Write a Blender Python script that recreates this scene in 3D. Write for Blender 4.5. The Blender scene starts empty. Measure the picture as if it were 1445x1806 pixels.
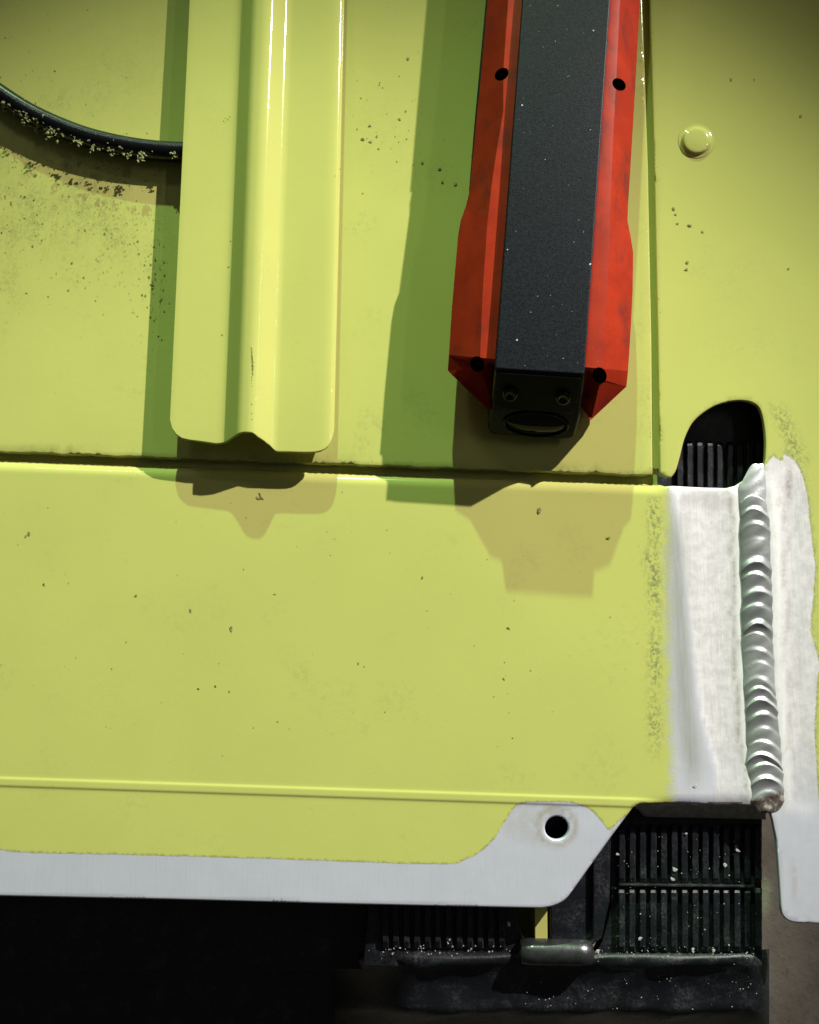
import bpy, bmesh, math, random
import numpy as np
from mathutils import Vector
from mathutils.geometry import delaunay_2d_cdt

# ------------------------------------------------------------------ camera, world, lamps, exposure
U = 0.0002                      # metres per unit of the 1445 x 1806 working scale
FPX, D = 1447.0, 1447.0
TILT = math.radians(7.9)
CAM = np.array([0.0, -D * math.sin(TILT), D * math.cos(TILT)])
FWD = np.array([0.0, math.sin(TILT), -math.cos(TILT)])
UPV = np.array([0.0, math.cos(TILT), math.sin(TILT)])
RGT = np.array([1.0, 0.0, 0.0])

def PU(px, py, z=0.0):
    """working-scale point -> place on the level z (all in working units)"""
    d = FWD * FPX + RGT * (px - 722.5) - UPV * (py - 903.0)
    t = (z - CAM[2]) / d[2]
    return CAM + d * t

def P(px, py, z=0.0):
    return Vector(PU(px, py, z) * U)

sc = bpy.context.scene
col = sc.collection
cam = bpy.data.cameras.new('camera')
cam.sensor_fit = 'VERTICAL'; cam.sensor_height = 24.0; cam.sensor_width = 24.0
cam.lens = 24.0 * FPX / 1806.0
cam.clip_start = 0.005; cam.clip_end = 20.0
camo = bpy.data.objects.new('camera', cam); col.objects.link(camo)
camo.location = Vector(CAM * U)
camo.rotation_euler = (TILT, 0, 0)
sc.camera = camo

world = bpy.data.worlds.new('World'); sc.world = world; world.use_nodes = True
bg = world.node_tree.nodes['Background']
bg.inputs[0].default_value = (1.0, 1.0, 0.9, 1); bg.inputs[1].default_value = 0.03

def lamp_flat(name, x, y, z, aim, power, color, size, cone, blend, squash=1.0):
    l = bpy.data.lights.new(name, 'SPOT'); l.energy = power; l.color = color
    l.shadow_soft_size = size * U; l.spot_size = math.radians(cone); l.spot_blend = blend
    o = bpy.data.objects.new(name, l); col.objects.link(o)
    o.location = Vector(((x - 722.5) * U, (903.0 - y) * U, z * U))
    o.rotation_euler = (P(*aim) - o.location).to_track_quat('-Z', 'Y').to_euler()
    o.scale = (1, squash, 1)
    return o

lamp_flat('key_lamp', 6840, -5850, 4500, (600, 1110), 285.0, (1.0, 0.925, 0.885), 60, 17.3, .86, .47)
lamp_flat('bench_lamp', 80, -9700, 4000, (640, 1080), 195.0, (0.58, 1.0, 0.52), 90, 15.4, .86, .38)
# added long area lamp off to the right, for highlights along the rail ridge
ridge_light = bpy.data.lights.new('ridge_highlight_lamp', 'AREA'); ridge_light.shape = 'RECTANGLE'
ridge_light.size = 40 * U; ridge_light.size_y = 2800 * U; ridge_light.energy = 0.9; ridge_light.color = (1.0, 0.97, 0.92)
ridge_light_obj = bpy.data.objects.new('ridge_highlight_lamp', ridge_light); col.objects.link(ridge_light_obj)
ridge_light_obj.location = Vector((4700 * U, 2300 * U, 5000 * U))
ridge_light_obj.rotation_euler = (0, math.radians(43), 0)

# added short area lamp at upper left, for seam fold and bead highlights
st = bpy.data.lights.new('fold_highlight_lamp', 'AREA'); st.shape = 'RECTANGLE'
st.size = 1500 * U; st.size_y = 60 * U; st.energy = 1.6; st.color = (1.0, 1.0, 0.95)
sto = bpy.data.objects.new('fold_highlight_lamp', st); col.objects.link(sto)
sto.location = Vector((-3700 * U, 7400 * U, 5000 * U))
sto.rotation_euler = (-sto.location).to_track_quat('-Z', 'Y').to_euler()

sc.view_settings.view_transform = 'Standard'
sc.view_settings.look = 'None'
sc.view_settings.gamma = 1.0
sc.view_settings.use_curve_mapping = False
sc.view_settings.exposure = 0.0
sc.render.engine = 'CYCLES'
sc.cycles.use_denoising = True

# ------------------------------------------------------------------ helpers
rng = np.random.default_rng(7)
random.seed(7)

def tag(o, label, cat, group=None, kind=None):
    if label: o['label'] = label
    if cat: o['category'] = cat
    if group: o['group'] = group
    if kind: o['kind'] = kind
    return o

def empty(name, loc, label, cat, group=None):
    o = bpy.data.objects.new(name, None); col.objects.link(o)
    o.empty_display_size = 0.01
    o.location = loc
    return tag(o, label, cat, group)

def root_loc(p):
    v = Vector((0, 0, 0))
    while p is not None:
        v += p.location; p = p.parent
    return v

def mk(name, verts, faces, mat, parent=None, smooth=True, attrs=None, loc=None):
    """one mesh object from world-space verts"""
    me = bpy.data.meshes.new(name)
    off = root_loc(parent) + (loc or Vector((0, 0, 0)))
    me.from_pydata([Vector(v) - off for v in verts], [], faces)
    me.update()
    for p in me.polygons: p.use_smooth = smooth
    if attrs:
        for k, a in attrs.items():
            at = me.attributes.new(k, 'FLOAT', 'POINT')
            at.data.foreach_set('value', np.asarray(a, dtype=np.float32))
    if mat: me.materials.append(mat)
    o = bpy.data.objects.new(name, me); col.objects.link(o)
    if loc: o.location = loc
    o.parent = parent
    return o

def fix_normals(o):
    bm = bmesh.new(); bm.from_mesh(o.data)
    bmesh.ops.recalc_face_normals(bm, faces=bm.faces)
    bm.to_mesh(o.data); bm.free()

def bevel(o, w, seg=2, ang=30):
    m = o.modifiers.new('bevel', 'BEVEL'); m.width = w * U; m.segments = seg
    m.limit_method = 'ANGLE'; m.angle_limit = math.radians(ang); m.harden_normals = False
    return o

def densify(poly, step, closed=True):
    out = []
    n = len(poly)
    for i in range(n if closed else n - 1):
        a = np.array(poly[i], float); b = np.array(poly[(i + 1) % n], float)
        k = max(1, int(np.hypot(*(b - a)) / step))
        for j in range(k): out.append(a + (b - a) * j / k)
    if not closed: out.append(np.array(poly[-1], float))
    return np.array(out)

def catmull(pts, n=8, closed=False):
    pts = [np.array(p, float) for p in pts]
    out = []; m = len(pts)
    rngs = range(m) if closed else range(m - 1)
    for i in rngs:
        if closed: p0, p1, p2, p3 = (pts[(i + k) % m] for k in (-1, 0, 1, 2))
        else:
            p1, p2 = pts[i], pts[i + 1]
            p0 = pts[i - 1] if i > 0 else p1 * 2 - p2
            p3 = pts[i + 2] if i + 2 < m else p2 * 2 - p1
        for j in range(n):
            t = j / n
            out.append(.5 * ((2 * p1) + (-p0 + p2) * t + (2 * p0 - 5 * p1 + 4 * p2 - p3) * t * t + (-p0 + 3 * p1 - 3 * p2 + p3) * t ** 3))
    if not closed: out.append(pts[-1])
    return np.array(out)

def inside(poly, pts):
    poly = np.asarray(poly); x, y = pts[:, 0], pts[:, 1]
    c = np.zeros(len(pts), bool)
    x1, y1 = poly[:, 0], poly[:, 1]; x2, y2 = np.roll(x1, -1), np.roll(y1, -1)
    for a, b, e, f in zip(x1, y1, x2, y2):
        if b == f: continue
        m = ((b > y) != (f > y)) & (x < (e - a) * (y - b) / (f - b) + a)
        c ^= m
    return c

def dist(poly, pts, closed=True):
    poly = np.asarray(poly, float); best = np.full(len(pts), 1e9)
    n = len(poly)
    for i in range(n if closed else n - 1):
        a = poly[i]; b = poly[(i + 1) % n]; ab = b - a
        L = ab @ ab
        if L == 0: continue
        t = np.clip(((pts - a) @ ab) / L, 0, 1)
        d = pts - a - t[:, None] * ab
        best = np.minimum(best, d[:, 0] ** 2 + d[:, 1] ** 2)
    return np.sqrt(best)

def sdist(poly, pts):
    return np.where(inside(poly, pts), 1, -1) * dist(poly, pts)

def sstep(a, b, x):
    t = np.clip((x - a) / (b - a), 0, 1); return t * t * (3 - 2 * t)

def interp(x, pts):
    pts = np.array(pts, float); return np.interp(x, pts[:, 0], pts[:, 1])

def sheet(name, outline, holes, zfun, thick, mat, parent, grid=7.0, attrfun=None, round_r=3.0, step=7.0, rows=None, rowmask=None):
    """a plate with a traced outline, rounded rim, holes, relief and real thickness"""
    loops = [densify(outline, step)] + [densify(h, 3.0) for h in holes]
    extra = []
    for L in loops:
        t = np.roll(L, -1, 0) - np.roll(L, 1, 0)
        nn = np.stack([-t[:, 1], t[:, 0]], 1); nn /= np.linalg.norm(nn, axis=1)[:, None] + 1e-9
        for r in (round_r * .35, round_r):
            for s in (1, -1): extra.append(L + nn * r * s)
    allp = np.concatenate(loops)
    lo, hi = allp.min(0), allp.max(0)
    gx, gy = np.meshgrid(np.arange(lo[0], hi[0], grid), np.arange(lo[1], hi[1], grid))
    g = np.stack([gx.ravel(), gy.ravel()], 1)
    g = g + rng.uniform(-.5, .5, g.shape)
    def ok(p):
        m = inside(loops[0], p)
        for h in loops[1:]: m &= ~inside(h, p)
        return m
    g = g[ok(g)]
    ed = np.minimum.reduce([dist(L, g) for L in loops]); g = g[ed > round_r + 1.2]
    if rows is not None:
        extra.append(np.array(rows)); g = g[~rowmask(g)]
    ex = np.concatenate(extra); ex = ex[ok(ex)]
    ex = ex[np.minimum.reduce([dist(L, ex) for L in loops]) > round_r * .3]
    pts = np.concatenate([allp, ex, g])
    edges = []; s = 0
    for L in loops:
        k = len(L); edges += [(s + i, s + (i + 1) % k) for i in range(k)]; s += k
    vs, es, fs, ov, oe, of = delaunay_2d_cdt([Vector(p) for p in pts], edges, [], 0, 1e-4)
    V = np.array([v[:] for v in vs])
    F = [f for f in fs if len(f) == 3]
    c = np.array([V[list(f)].mean(0) for f in F]); keep = ok(c)
    F = [f for f, k in zip(F, keep) if k]
    d = np.minimum.reduce([dist(L, V) for L in loops])
    z = zfun(V)
    dd = np.clip(d, 0, round_r)
    z = z - (round_r - np.sqrt(np.maximum(0, round_r ** 2 - (round_r - dd) ** 2))) * .8
    verts = [P(v[0], v[1], zz) for v, zz in zip(V, z)]
    # wall + underside
    cnt = {}
    for f in F:
        for i in range(3):
            a, b = f[i], f[(i + 1) % 3]
            cnt[(a, b)] = cnt.get((a, b), 0) + 1
    bound = [(a, b) for (a, b) in cnt if (b, a) not in cnt]
    faces = [tuple(f) for f in F]
    # orientation: make faces face up
    f0 = faces[0]
    n0 = (verts[f0[1]] - verts[f0[0]]).cross(verts[f0[2]] - verts[f0[0]])
    if n0.z < 0:
        faces = [f[::-1] for f in faces]; bound = [(b, a) for a, b in bound]
    base = len(verts); n = base
    verts2 = verts + [v - Vector((0, 0, thick * U)) for v in verts]
    under = [tuple(i + n for i in f[::-1]) for f in faces]
    wm = {}
    walls = []
    def wv(i, low):
        key = (i, low)
        if key not in wm:
            wm[key] = len(verts2)
            verts2.append(verts[i] - Vector((0, 0, (thick if low else 0) * U)))
        return wm[key]
    for a, b in bound:
        walls.append((wv(b, 0), wv(a, 0), wv(a, 1), wv(b, 1)))
    at = None
    if attrfun:
        at = {}
        for k, a in attrfun(V).items():
            arr = np.zeros(len(verts2), np.float32); arr[:n] = a; arr[n:2 * n] = a
            for (i, low), j in wm.items(): arr[j] = a[i]
            at[k] = arr
    return mk(name, verts2, faces + under + walls, mat, parent, True, at)

# ------------------------------------------------------------------ material helpers
class NT:
    def __init__(self, name):
        self.m = bpy.data.materials.new(name); self.m.use_nodes = True
        self.t = self.m.node_tree; self.t.nodes.clear()
        self.out = self.n('ShaderNodeOutputMaterial'); self.b = self.n('ShaderNodeBsdfPrincipled')
        self.l(self.b.outputs[0], self.out.inputs[0])
        tc = self.n('ShaderNodeTexCoord'); mp = self.n('ShaderNodeMapping')
        mp.inputs['Scale'].default_value = (1 / U,) * 3
        self.l(tc.outputs['Object'], mp.inputs[0]); self.co = mp.outputs[0]
    def n(self, t, **kw):
        x = self.t.nodes.new(t)
        for k, v in kw.items(): setattr(x, k, v)
        return x
    def l(self, a, b): self.t.links.new(a, b)
    def set(self, sock, v):
        if hasattr(v, 'is_output'): self.l(v, sock)
        else: sock.default_value = v
    def noise(self, size, detail=3, rough=.55, stretch=None, dist=0.0, off=0, rot=0.0):
        x = self.n('ShaderNodeTexNoise'); x.inputs['Scale'].default_value = 1.0
        x.inputs['Detail'].default_value = detail; x.inputs['Roughness'].default_value = rough
        x.inputs['Distortion'].default_value = dist
        mp = self.n('ShaderNodeMapping')
        s = stretch or (1, 1, 1)
        mp.inputs['Scale'].default_value = tuple(k / size for k in s)
        mp.inputs['Rotation'].default_value = (0, 0, math.radians(rot))
        mp.inputs['Location'].default_value = (off, off * .7, off * .3)
        self.l(self.co, mp.inputs[0]); self.l(mp.outputs[0], x.inputs['Vector'])
        return x.outputs['Fac']
    def math(self, op, a, b=0.0, c=None):
        x = self.n('ShaderNodeMath', operation=op)
        self.set(x.inputs[0], a); self.set(x.inputs[1], b)
        if c is not None: self.set(x.inputs[2], c)
        return x.outputs[0]
    def step(self, v, a, b, lo=0.0, hi=1.0):
        x = self.n('ShaderNodeMapRange', interpolation_type='SMOOTHSTEP')
        self.set(x.inputs['Value'], v); x.inputs['From Min'].default_value = a; x.inputs['From Max'].default_value = b
        x.inputs['To Min'].default_value = lo; x.inputs['To Max'].default_value = hi
        return x.outputs['Result']
    def mix(self, f, a, b):
        x = self.n('ShaderNodeMix', data_type='RGBA')
        self.set(x.inputs[0], f)
        self.set(x.inputs[6], a if hasattr(a, 'is_output') else (*a, 1))
        self.set(x.inputs[7], b if hasattr(b, 'is_output') else (*b, 1))
        return x.outputs[2]
    def mixf(self, f, a, b):
        x = self.n('ShaderNodeMix', data_type='FLOAT')
        self.set(x.inputs[0], f); self.set(x.inputs[2], a); self.set(x.inputs[3], b)
        return x.outputs[0]
    def attr(self, k):
        x = self.n('ShaderNodeAttribute'); x.attribute_name = k; return x.outputs['Fac']
    def bump(self, h, strength, distance):
        x = self.n('ShaderNodeBump'); x.inputs['Strength'].default_value = strength
        x.inputs['Distance'].default_value = distance * U
        self.l(h, x.inputs['Height']); self.l(x.outputs[0], self.b.inputs['Normal'])
        return x

PAINT = (0.575, 0.58, 0.166)

def paint_nodes(k, dirt=0.5):
    """lime enamel with mottling, grime smudges and tiny specks; returns colour, roughness"""
    big = k.noise(260, 3, .5)
    c = k.mix(k.step(big, .3, .7), PAINT, tuple(x * .955 for x in PAINT))
    sm = k.math('MULTIPLY', k.step(k.noise(130, 4, .6, off=3), .52, .72), k.step(k.noise(9, 4, .7, off=5), .45, .75))
    c = k.mix(k.math('MULTIPLY', sm, dirt), c, (0.22, 0.22, 0.09))
    soil = k.attr('soil')
    so = k.math('MULTIPLY', soil, k.math('MULTIPLY', k.step(k.noise(34, 5, .72, off=21, stretch=(1, .45, 1), dist=.5), .36, .66), k.step(k.noise(5, 4, .75, off=25), .34, .66)))
    c = k.mix(so, c, (.24, .245, .085))
    sm = k.math('MAXIMUM', sm, so)
    sp = k.math('MULTIPLY', k.step(k.noise(4.0, 2, .5, off=9), .70, .76), k.step(k.noise(70, 3, .6, off=13), .44, .62))
    c = k.mix(k.math('MULTIPLY', sp, min(1, dirt * 1.3)), c, (0.13, 0.13, 0.045))
    r = k.mixf(sm, .095, .4)
    return c, r, sm

def mat_paint(name='lime_enamel', dirt=.35, hand=False):
    k = NT(name); c, r, sm = paint_nodes(k, dirt)
    k.set(k.b.inputs['Base Color'], c); k.set(k.b.inputs['Roughness'], r)
    k.b.inputs['Specular IOR Level'].default_value = .45
    k.bump(k.noise(16, 2, .5), .10, 1.2)
    return k.m

def mat_painted_metal(name='part_painted_aluminium'):
    """lime enamel over aluminium; the vertex data say where the paint was masked or ground away"""
    k = NT(name); c, r, sm = paint_nodes(k, .24)
    d = k.attr('paint'); fz = k.attr('fuzz'); sand = k.attr('sand'); ring = k.attr('ring'); haz = k.attr('haz')
    n1 = k.math('SUBTRACT', k.noise(3.2, 3, .7), .5)
    n2 = k.math('SUBTRACT', k.noise(22, 4, .6, off=4), .5)
    w1 = k.math('ADD', k.math('MULTIPLY', n1, k.mixf(fz, 5.0, 22.0)), k.math('MULTIPLY', n2, k.mixf(fz, 3.0, 26.0)))
    dd = k.math('ADD', d, w1)
    mask_s = k.step(dd, -1.2, 1.2); mask_f = k.step(dd, -14, 16)
    mask = k.mixf(fz, mask_s, mask_f)
    # metal
    brush = k.noise(5, 4, .65, stretch=(1, .07, 1), rot=12); blot = k.noise(60, 4, .6, off=2)
    cross = k.noise(7, 3, .7, stretch=(.12, 1, 1), off=6)
    dull = k.mix(blot, (.63, .62, .76), (.75, .735, .89))
    bright = k.mix(k.step(k.noise(18, 5, .7, off=8), .3, .7), (.67, .615, .665), (.87, .81, .875))
    metal = k.mix(sand, dull, bright)
    grind = k.noise(4, 4, .7, stretch=(1, .06, 1), off=11, rot=62)
    metal = k.mix(k.math('MULTIPLY', sand, k.step(grind, .5, .72, 0, .45)), metal, (.96, .90, .955))
    metal = k.mix(k.math('MULTIPLY', sand, k.step(grind, .46, .3, 0, .35)), metal, (.46, .44, .45))
    metal = k.mix(k.math('MULTIPLY', k.attr('grey'), k.step(brush, .3, .6, .7, 1)), metal, (.43, .43, .43))
    metal = k.mix(k.math('MULTIPLY', k.attr('toe'), k.step(k.noise(6, 4, .7, off=41), .3, .6, .5, .95)), metal, (.94, .90, .95))
    scr = k.math('MULTIPLY', k.step(k.noise(2.2, 2, .5, stretch=(1, .05, 1), off=17, rot=-35), .70, .76), k.step(k.noise(50, 3, .6, off=31), .5, .65))
    metal = k.mix(k.math('MULTIPLY', scr, .6), metal, (.95, .95, .97))
    metal = k.mix(k.math('MULTIPLY', k.step(brush, .55, .75), .14), metal, (.35, .35, .37))
    metal = k.mix(k.math('MULTIPLY', ring, k.step(k.noise(14, 3, .6), .3, .6, .35, 1)), metal, (.50, .45, .40))
    metal = k.mix(k.math('MULTIPLY', haz, k.step(k.noise(9, 3, .7, off=3), .3, .6, .3, 1)), metal, (.40, .33, .30))
    # grey scuffs through the paint by the ground zone
    sc1 = k.math('MULTIPLY', k.attr('scuff'), k.step(k.noise(5.5, 4, .75, stretch=(1, .75, 1), dist=.6, off=2), .45, .58))
    c = k.mix(k.math('MULTIPLY', sc1, .85), c, (.15, .175, .10))
    edge = k.math('MULTIPLY', k.math('MULTIPLY', k.step(dd, -2.5, 0), k.step(dd, 5, 1)), k.math('SUBTRACT', 1.0, fz))
    c = k.mix(k.math('MULTIPLY', edge, k.step(k.noise(7, 2, .6, off=1), .4, .6, 0, .6)), c, (.25, .25, .06))
    k.set(k.b.inputs['Base Color'], k.mix(mask, metal, c))
    k.set(k.b.inputs['Metallic'], k.mixf(mask, k.mixf(sand, .30, .12), 0.0))
    k.set(k.b.inputs['Roughness'], k.mixf(mask, k.mixf(brush, .40, .58), r))
    k.b.inputs['Specular IOR Level'].default_value = .45
    h = k.math('ADD', k.mixf(mask, k.math('MULTIPLY', k.math('ADD', brush, k.math('MULTIPLY', cross, .3)), .55), k.math('MULTIPLY', k.noise(16, 2, .5), .25)), mask)
    k.bump(h, .22, 1.6)
    return k.m

def mat_basic(name, color, rough=.5, metal=0.0, var=.15, nsize=20, bsize=6, bstr=.1, bdist=1.0, spec=.5, coat=0.0):
    k = NT(name)
    v = k.step(k.noise(nsize, 4, .6), .3, .7)
    c = k.mix(v, tuple(x * (1 - var) for x in color), tuple(min(1, x * (1 + var)) for x in color))
    k.set(k.b.inputs['Base Color'], c)
    k.set(k.b.inputs['Roughness'], k.mixf(k.noise(nsize * .6, 3, .6, off=3), rough * .85, min(1, rough * 1.15)))
    k.b.inputs['Metallic'].default_value = metal
    k.b.inputs['Specular IOR Level'].default_value = spec
    k.b.inputs['Coat Weight'].default_value = coat
    k.bump(k.noise(bsize, 3, .6, off=7), bstr, bdist)
    return k

M_paint = mat_paint(dirt=.35)
M_rail = mat_paint('lime_enamel_clean', dirt=.16)
M_plate = mat_painted_metal()

def m_black_case():
    k = mat_basic('powder_coated_black', (.0085, .0105, .0155), .42, 0, .5, 5, 2.2, .45, 1.0, .14)
    return k.m
M_case = m_black_case()
M_gloss = mat_basic('glossy_black_plastic', (.006, .006, .006), .2, 0, .1, 20, 8, .04, .6, .28).m
M_steel = mat_basic('dull_steel_pin', (.10, .105, .11), .28, .8, .25, 14, 4, .2, .8).m
M_matte = mat_basic('matte_black_plastic', (.006, .006, .0065), .5, 0, .2, 12, 4, .2, .8, .12).m

def m_red():
    k = NT('worn_red_plastic')
    v = k.step(k.noise(60, 4, .6), .3, .7)
    c = k.mix(v, (.33, .025, .009), (.43, .034, .011))
    s = k.math('MULTIPLY', k.step(k.noise(40, 4, .65, stretch=(1, .5, 1), off=5), .48, .72), .7)
    c = k.mix(s, c, (.13, .028, .022))
    c = k.mix(k.math('MULTIPLY', k.step(k.noise(3, 2, .6, off=8), .72, .78), .5), c, (.65, .35, .2))
    k.set(k.b.inputs['Base Color'], c)
    k.set(k.b.inputs['Roughness'], .42)
    k.b.inputs['Specular IOR Level'].default_value = .1
    k.bump(k.noise(3, 3, .6), .12, .6)
    return k.m
M_red = m_red()

def m_dusty(name, base, dust, amt):
    k = NT(name)
    f = k.math('MULTIPLY', k.step(k.noise(40, 5, .65), .4, .75), k.step(k.noise(5, 4, .7, off=4), .35, .7))
    c = k.mix(k.math('MULTIPLY', f, amt), base, dust)
    k.set(k.b.inputs['Base Color'], c)
    k.set(k.b.inputs['Roughness'], k.mixf(f, .38, .7))
    k.bump(k.noise(5, 4, .7, off=1), .35, 1.5)
    return k.m
M_base = m_dusty('dusty_black_plastic', (.0075, .0092, .012), (.085, .091, .10), .6)
M_cable = mat_basic('black_rubber', (.006, .0068, .009), .26, 0, .2, 30, 5, .12, .8, .5).m

def m_weld():
    k = NT('weld_metal')
    v = k.noise(16, 4, .6)
    g = k.attr('grime')
    c = k.mix(v, k.mix(k.attr('tone'), (.30, .32, .32), (.60, .61, .64)), k.mix(k.attr('tone'), (.42, .44, .44), (.74, .75, .78)))
    c = k.mix(k.math('MULTIPLY', g, k.step(k.noise(8, 3, .6), .3, .6, .6, 1)), c, (.11, .075, .06))
    k.set(k.b.inputs['Base Color'], c)
    k.set(k.b.inputs['Metallic'], k.mixf(g, .6, .2))
    k.set(k.b.inputs['Roughness'], k.mixf(g, .36, .7))
    k.bump(k.noise(4, 4, .65), .3, 1.0)
    return k.m
M_weld = m_weld()
M_alu_raw = mat_basic('raw_aluminium_edge', (.42, .40, .36), .5, .5, .2, 12, 4, .15, .8).m

def m_floor():
    k = NT('worn_concrete')
    a = k.noise(120, 6, .65); b = k.noise(14, 5, .7, off=3)
    c = k.mix(k.step(a, .3, .7), (.24, .215, .165), (.36, .33, .265))
    c = k.mix(k.step(b, .55, .75, 0, .55), c, (.10, .09, .07))
    c = k.mix(k.step(k.noise(5, 2, .5, off=8), .70, .76, 0, .8), c, (.5, .48, .42))
    k.set(k.b.inputs['Base Color'], c); k.b.inputs['Roughness'].default_value = .85
    k.bump(b, .4, 4)
    return k.m
M_floor = m_floor()

# ------------------------------------------------------------------ setting: the concrete floor far below
zf = -330
mk('floor', [Vector((x * U, y * U, zf * U)) for x, y in ((-6000, -6000), (6000, -6000), (6000, 6000), (-6000, 6000))],
   [(0, 1, 2, 3)], M_floor)['kind'] = 'structure'

# ------------------------------------------------------------------ black plastic base under the sheet metal
ZB = -38
base = empty('plastic_base', P(700, 1500, ZB), 'dusty black ribbed plastic base under the lime sheet metal', 'plastic base')

def slab(name, poly, ztop, thick, mat, parent, bev=2.0, smooth=False):
    n = len(poly)
    top = [P(x, y, ztop) for x, y in poly]
    vs = top + [v - Vector((0, 0, thick * U)) for v in top]
    fs = [tuple(range(n)), tuple(range(2 * n - 1, n - 1, -1))] + [(i, i + n, (i + 1) % n + n, (i + 1) % n) for i in range(n)]
    o = mk(name, vs, fs, mat, parent, smooth); fix_normals(o)
    if bev: bevel(o, bev)
    return o

board_r = [(1078, 1380), (1346, 1380), (1344, 1520), (1345, 1705), (1040, 1705), (1062, 1660), (1078, 1600)]
slab('ribbed_board', board_r, ZB - 10, 25, M_base, base)
slab('ribbed_board', [(660, 1500), (900, 1500), (912, 1620), (925, 1655), (925, 1705), (640, 1705)], ZB - 10, 25, M_base, base)
slab('backing_board', [(880, 1380), (1075, 1380), (1060, 1500), (900, 1500)], ZB - 30, 12, M_base, base)
slab('vent_board', [(1120, 640), (1420, 640), (1420, 900), (1120, 900)], -52, 25, M_base, base)

def ribs(name, x0, x1, pitch, y0, y1, z, h, skew=0.0, w=.74):
    vs, fs = [], []
    x = x0
    while x < x1:
        a = len(vs)
        rw = pitch * w
        ww = rng.uniform(-.6, .6)
        prof = [(0, -h), (1.5, -1.2), (3, 0), (rw - 3, 0), (rw - 1.5, -1.2), (rw, -h)]
        for yy in np.linspace(y0, y1, 14):
            jit = rng.uniform(-.5, .5)
            zz = z - (h * .7 if yy in (y0, y1) else 0)
            for (dx, dz) in prof:
                vs.append(P(x + ww + jit + dx + skew * (yy - y0), yy, max(zz + dz, z - h)))
        for r in range(13):
            for c in range(5):
                fs.append((a + r * 6 + c, a + r * 6 + c + 1, a + (r + 1) * 6 + c + 1, a + (r + 1) * 6 + c))
        x += pitch
    o = mk(name, vs, fs, M_base, base, False); fix_normals(o); return o
ribs('ribs', 1090, 1330, 18.45, 1455, 1557, ZB, 8)
ribs('ribs', 1090, 1330, 18.45, 1566, 1678, ZB, 8)
ribs('ribs', 673, 885, 18.6, 1520, 1672, ZB, 8)
slab('sunken_floor', [(-250, 1450), (662, 1450), (642, 1710), (-250, 1710)], ZB - 80, 12, M_base, base)
ribs('ribs', 1192, 1345, 17.9, 778, 880, -44, 7)
slab('cross_bar', [(1092, 1559), (1332, 1562), (1332, 1566), (1092, 1563)], ZB + 1, 14, M_base, base, .8)
# domed moulding seen at the top of the cut-out
vs, fs = [], []
for j, y in enumerate(np.linspace(680, 800, 13)):
    for i, x in enumerate(np.linspace(1170, 1400, 20)):
        t = (y - 680) / 120
        vs.append(P(x, y, -52 + 14 * math.cos(t * math.pi / 2) - 1.5 * ((x - 1285) / 90) ** 2))
for j in range(12):
    for i in range(19): fs.append((j * 20 + i, j * 20 + i + 1, (j + 1) * 20 + i + 1, (j + 1) * 20 + i))
mk('domed_moulding', vs, fs, M_base, base)

# rolled front lip
def lip(name, x0, x1, prof, mat, parent, n=60, rend=None, wob=0.0, lend=None):
    vs, fs = [], []
    m = len(prof)
    for i in range(n + 1):
        x = x0 + (x1 - x0) * i / n
        for j, (y, z) in enumerate(prof):
            k = 0.0
            if rend is not None:
                e = (x1 - x) / rend
                if e < 1: k = 1 - math.sqrt(max(0, 1 - (1 - e) ** 2))
            drop = 0.0 if lend is None else max(0, 1 - (x - x0) / lend) ** 2 * 150
            w = wob * (math.sin(x * .031 + j) + .6 * math.sin(x * .077 + 2 * j))
            vs.append(P(x, y + w, z + w - k * 60 - drop))
    for i in range(n):
        for j in range(m - 1):
            fs.append((i * m + j, (i + 1) * m + j, (i + 1) * m + j + 1, i * m + j + 1))
    o = mk(name, vs, fs, mat, parent); return o
lip('front_lip', 590, 1357, [(1676, ZB - 16), (1684, ZB - 3), (1694, ZB + 2), (1704, ZB - 4), (1712, ZB - 12), (1735, ZB - 20), (1765, ZB - 26), (1775, ZB - 24), (1786, ZB - 30), (1794, ZB - 46), (1803, ZB - 70), (1818, ZB - 110), (1850, ZB - 160)], M_base, base, 140, 36, 1.8, 150)
lip('lower_skirt', -250, 592, [(1640, -170), (1660, -205), (1690, -220), (1720, -226), (1760, -236), (1830, -250), (1900, -260)], M_base, base, 120, None, .8)
# smooth upright and hinge roller by the tab
slab('upright', [(968, 1500), (1080, 1430), (1076, 1590), (1062, 1655), (1040, 1672), (972, 1668)], ZB - 2, 20, M_base, base, 3)
slab('upright_flange', [(1046, 1480), (1076, 1470), (1074, 1590), (1060, 1640), (1046, 1660)], ZB + 8, 16, M_base, base, 3)
vs, fs = [], []
for i, x in enumerate((915, 919, 940, 980, 1020, 1041, 1046)):
    r = (11, 20, 21, 21, 21, 20, 11)[i]
    c = PU(x, 1679 + (x - 980) * .012, ZB - 2)
    for a in range(24):
        t = 2 * math.pi * a / 24
        vs.append(Vector((c[0], c[1] + r * math.cos(t), c[2] + r * math.sin(t))) * U)
for i in range(6):
    for a in range(24): fs.append((i * 24 + a, (i + 1) * 24 + a, (i + 1) * 24 + (a + 1) % 24, i * 24 + (a + 1) % 24))
fs += [tuple(range(24))[::-1], tuple(range(144, 168))]
o = mk('hinge_roller', vs, fs, M_steel, base); fix_normals(o)

# lime frame member deep below the hinge
frame = empty('frame_member', P(930, 1700, -180), 'lime painted frame member glimpsed in the gap above the black hinge roller', 'frame member')
slab('web', [(943, 1560), (965, 1560), (966, 1668), (944, 1668)], -42, 60, M_rail, frame, 1)
slab('floor_flange', [(880, 1540), (960, 1540), (962, 1850), (880, 1850)], -190, 10, M_paint, frame, 1)

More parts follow.
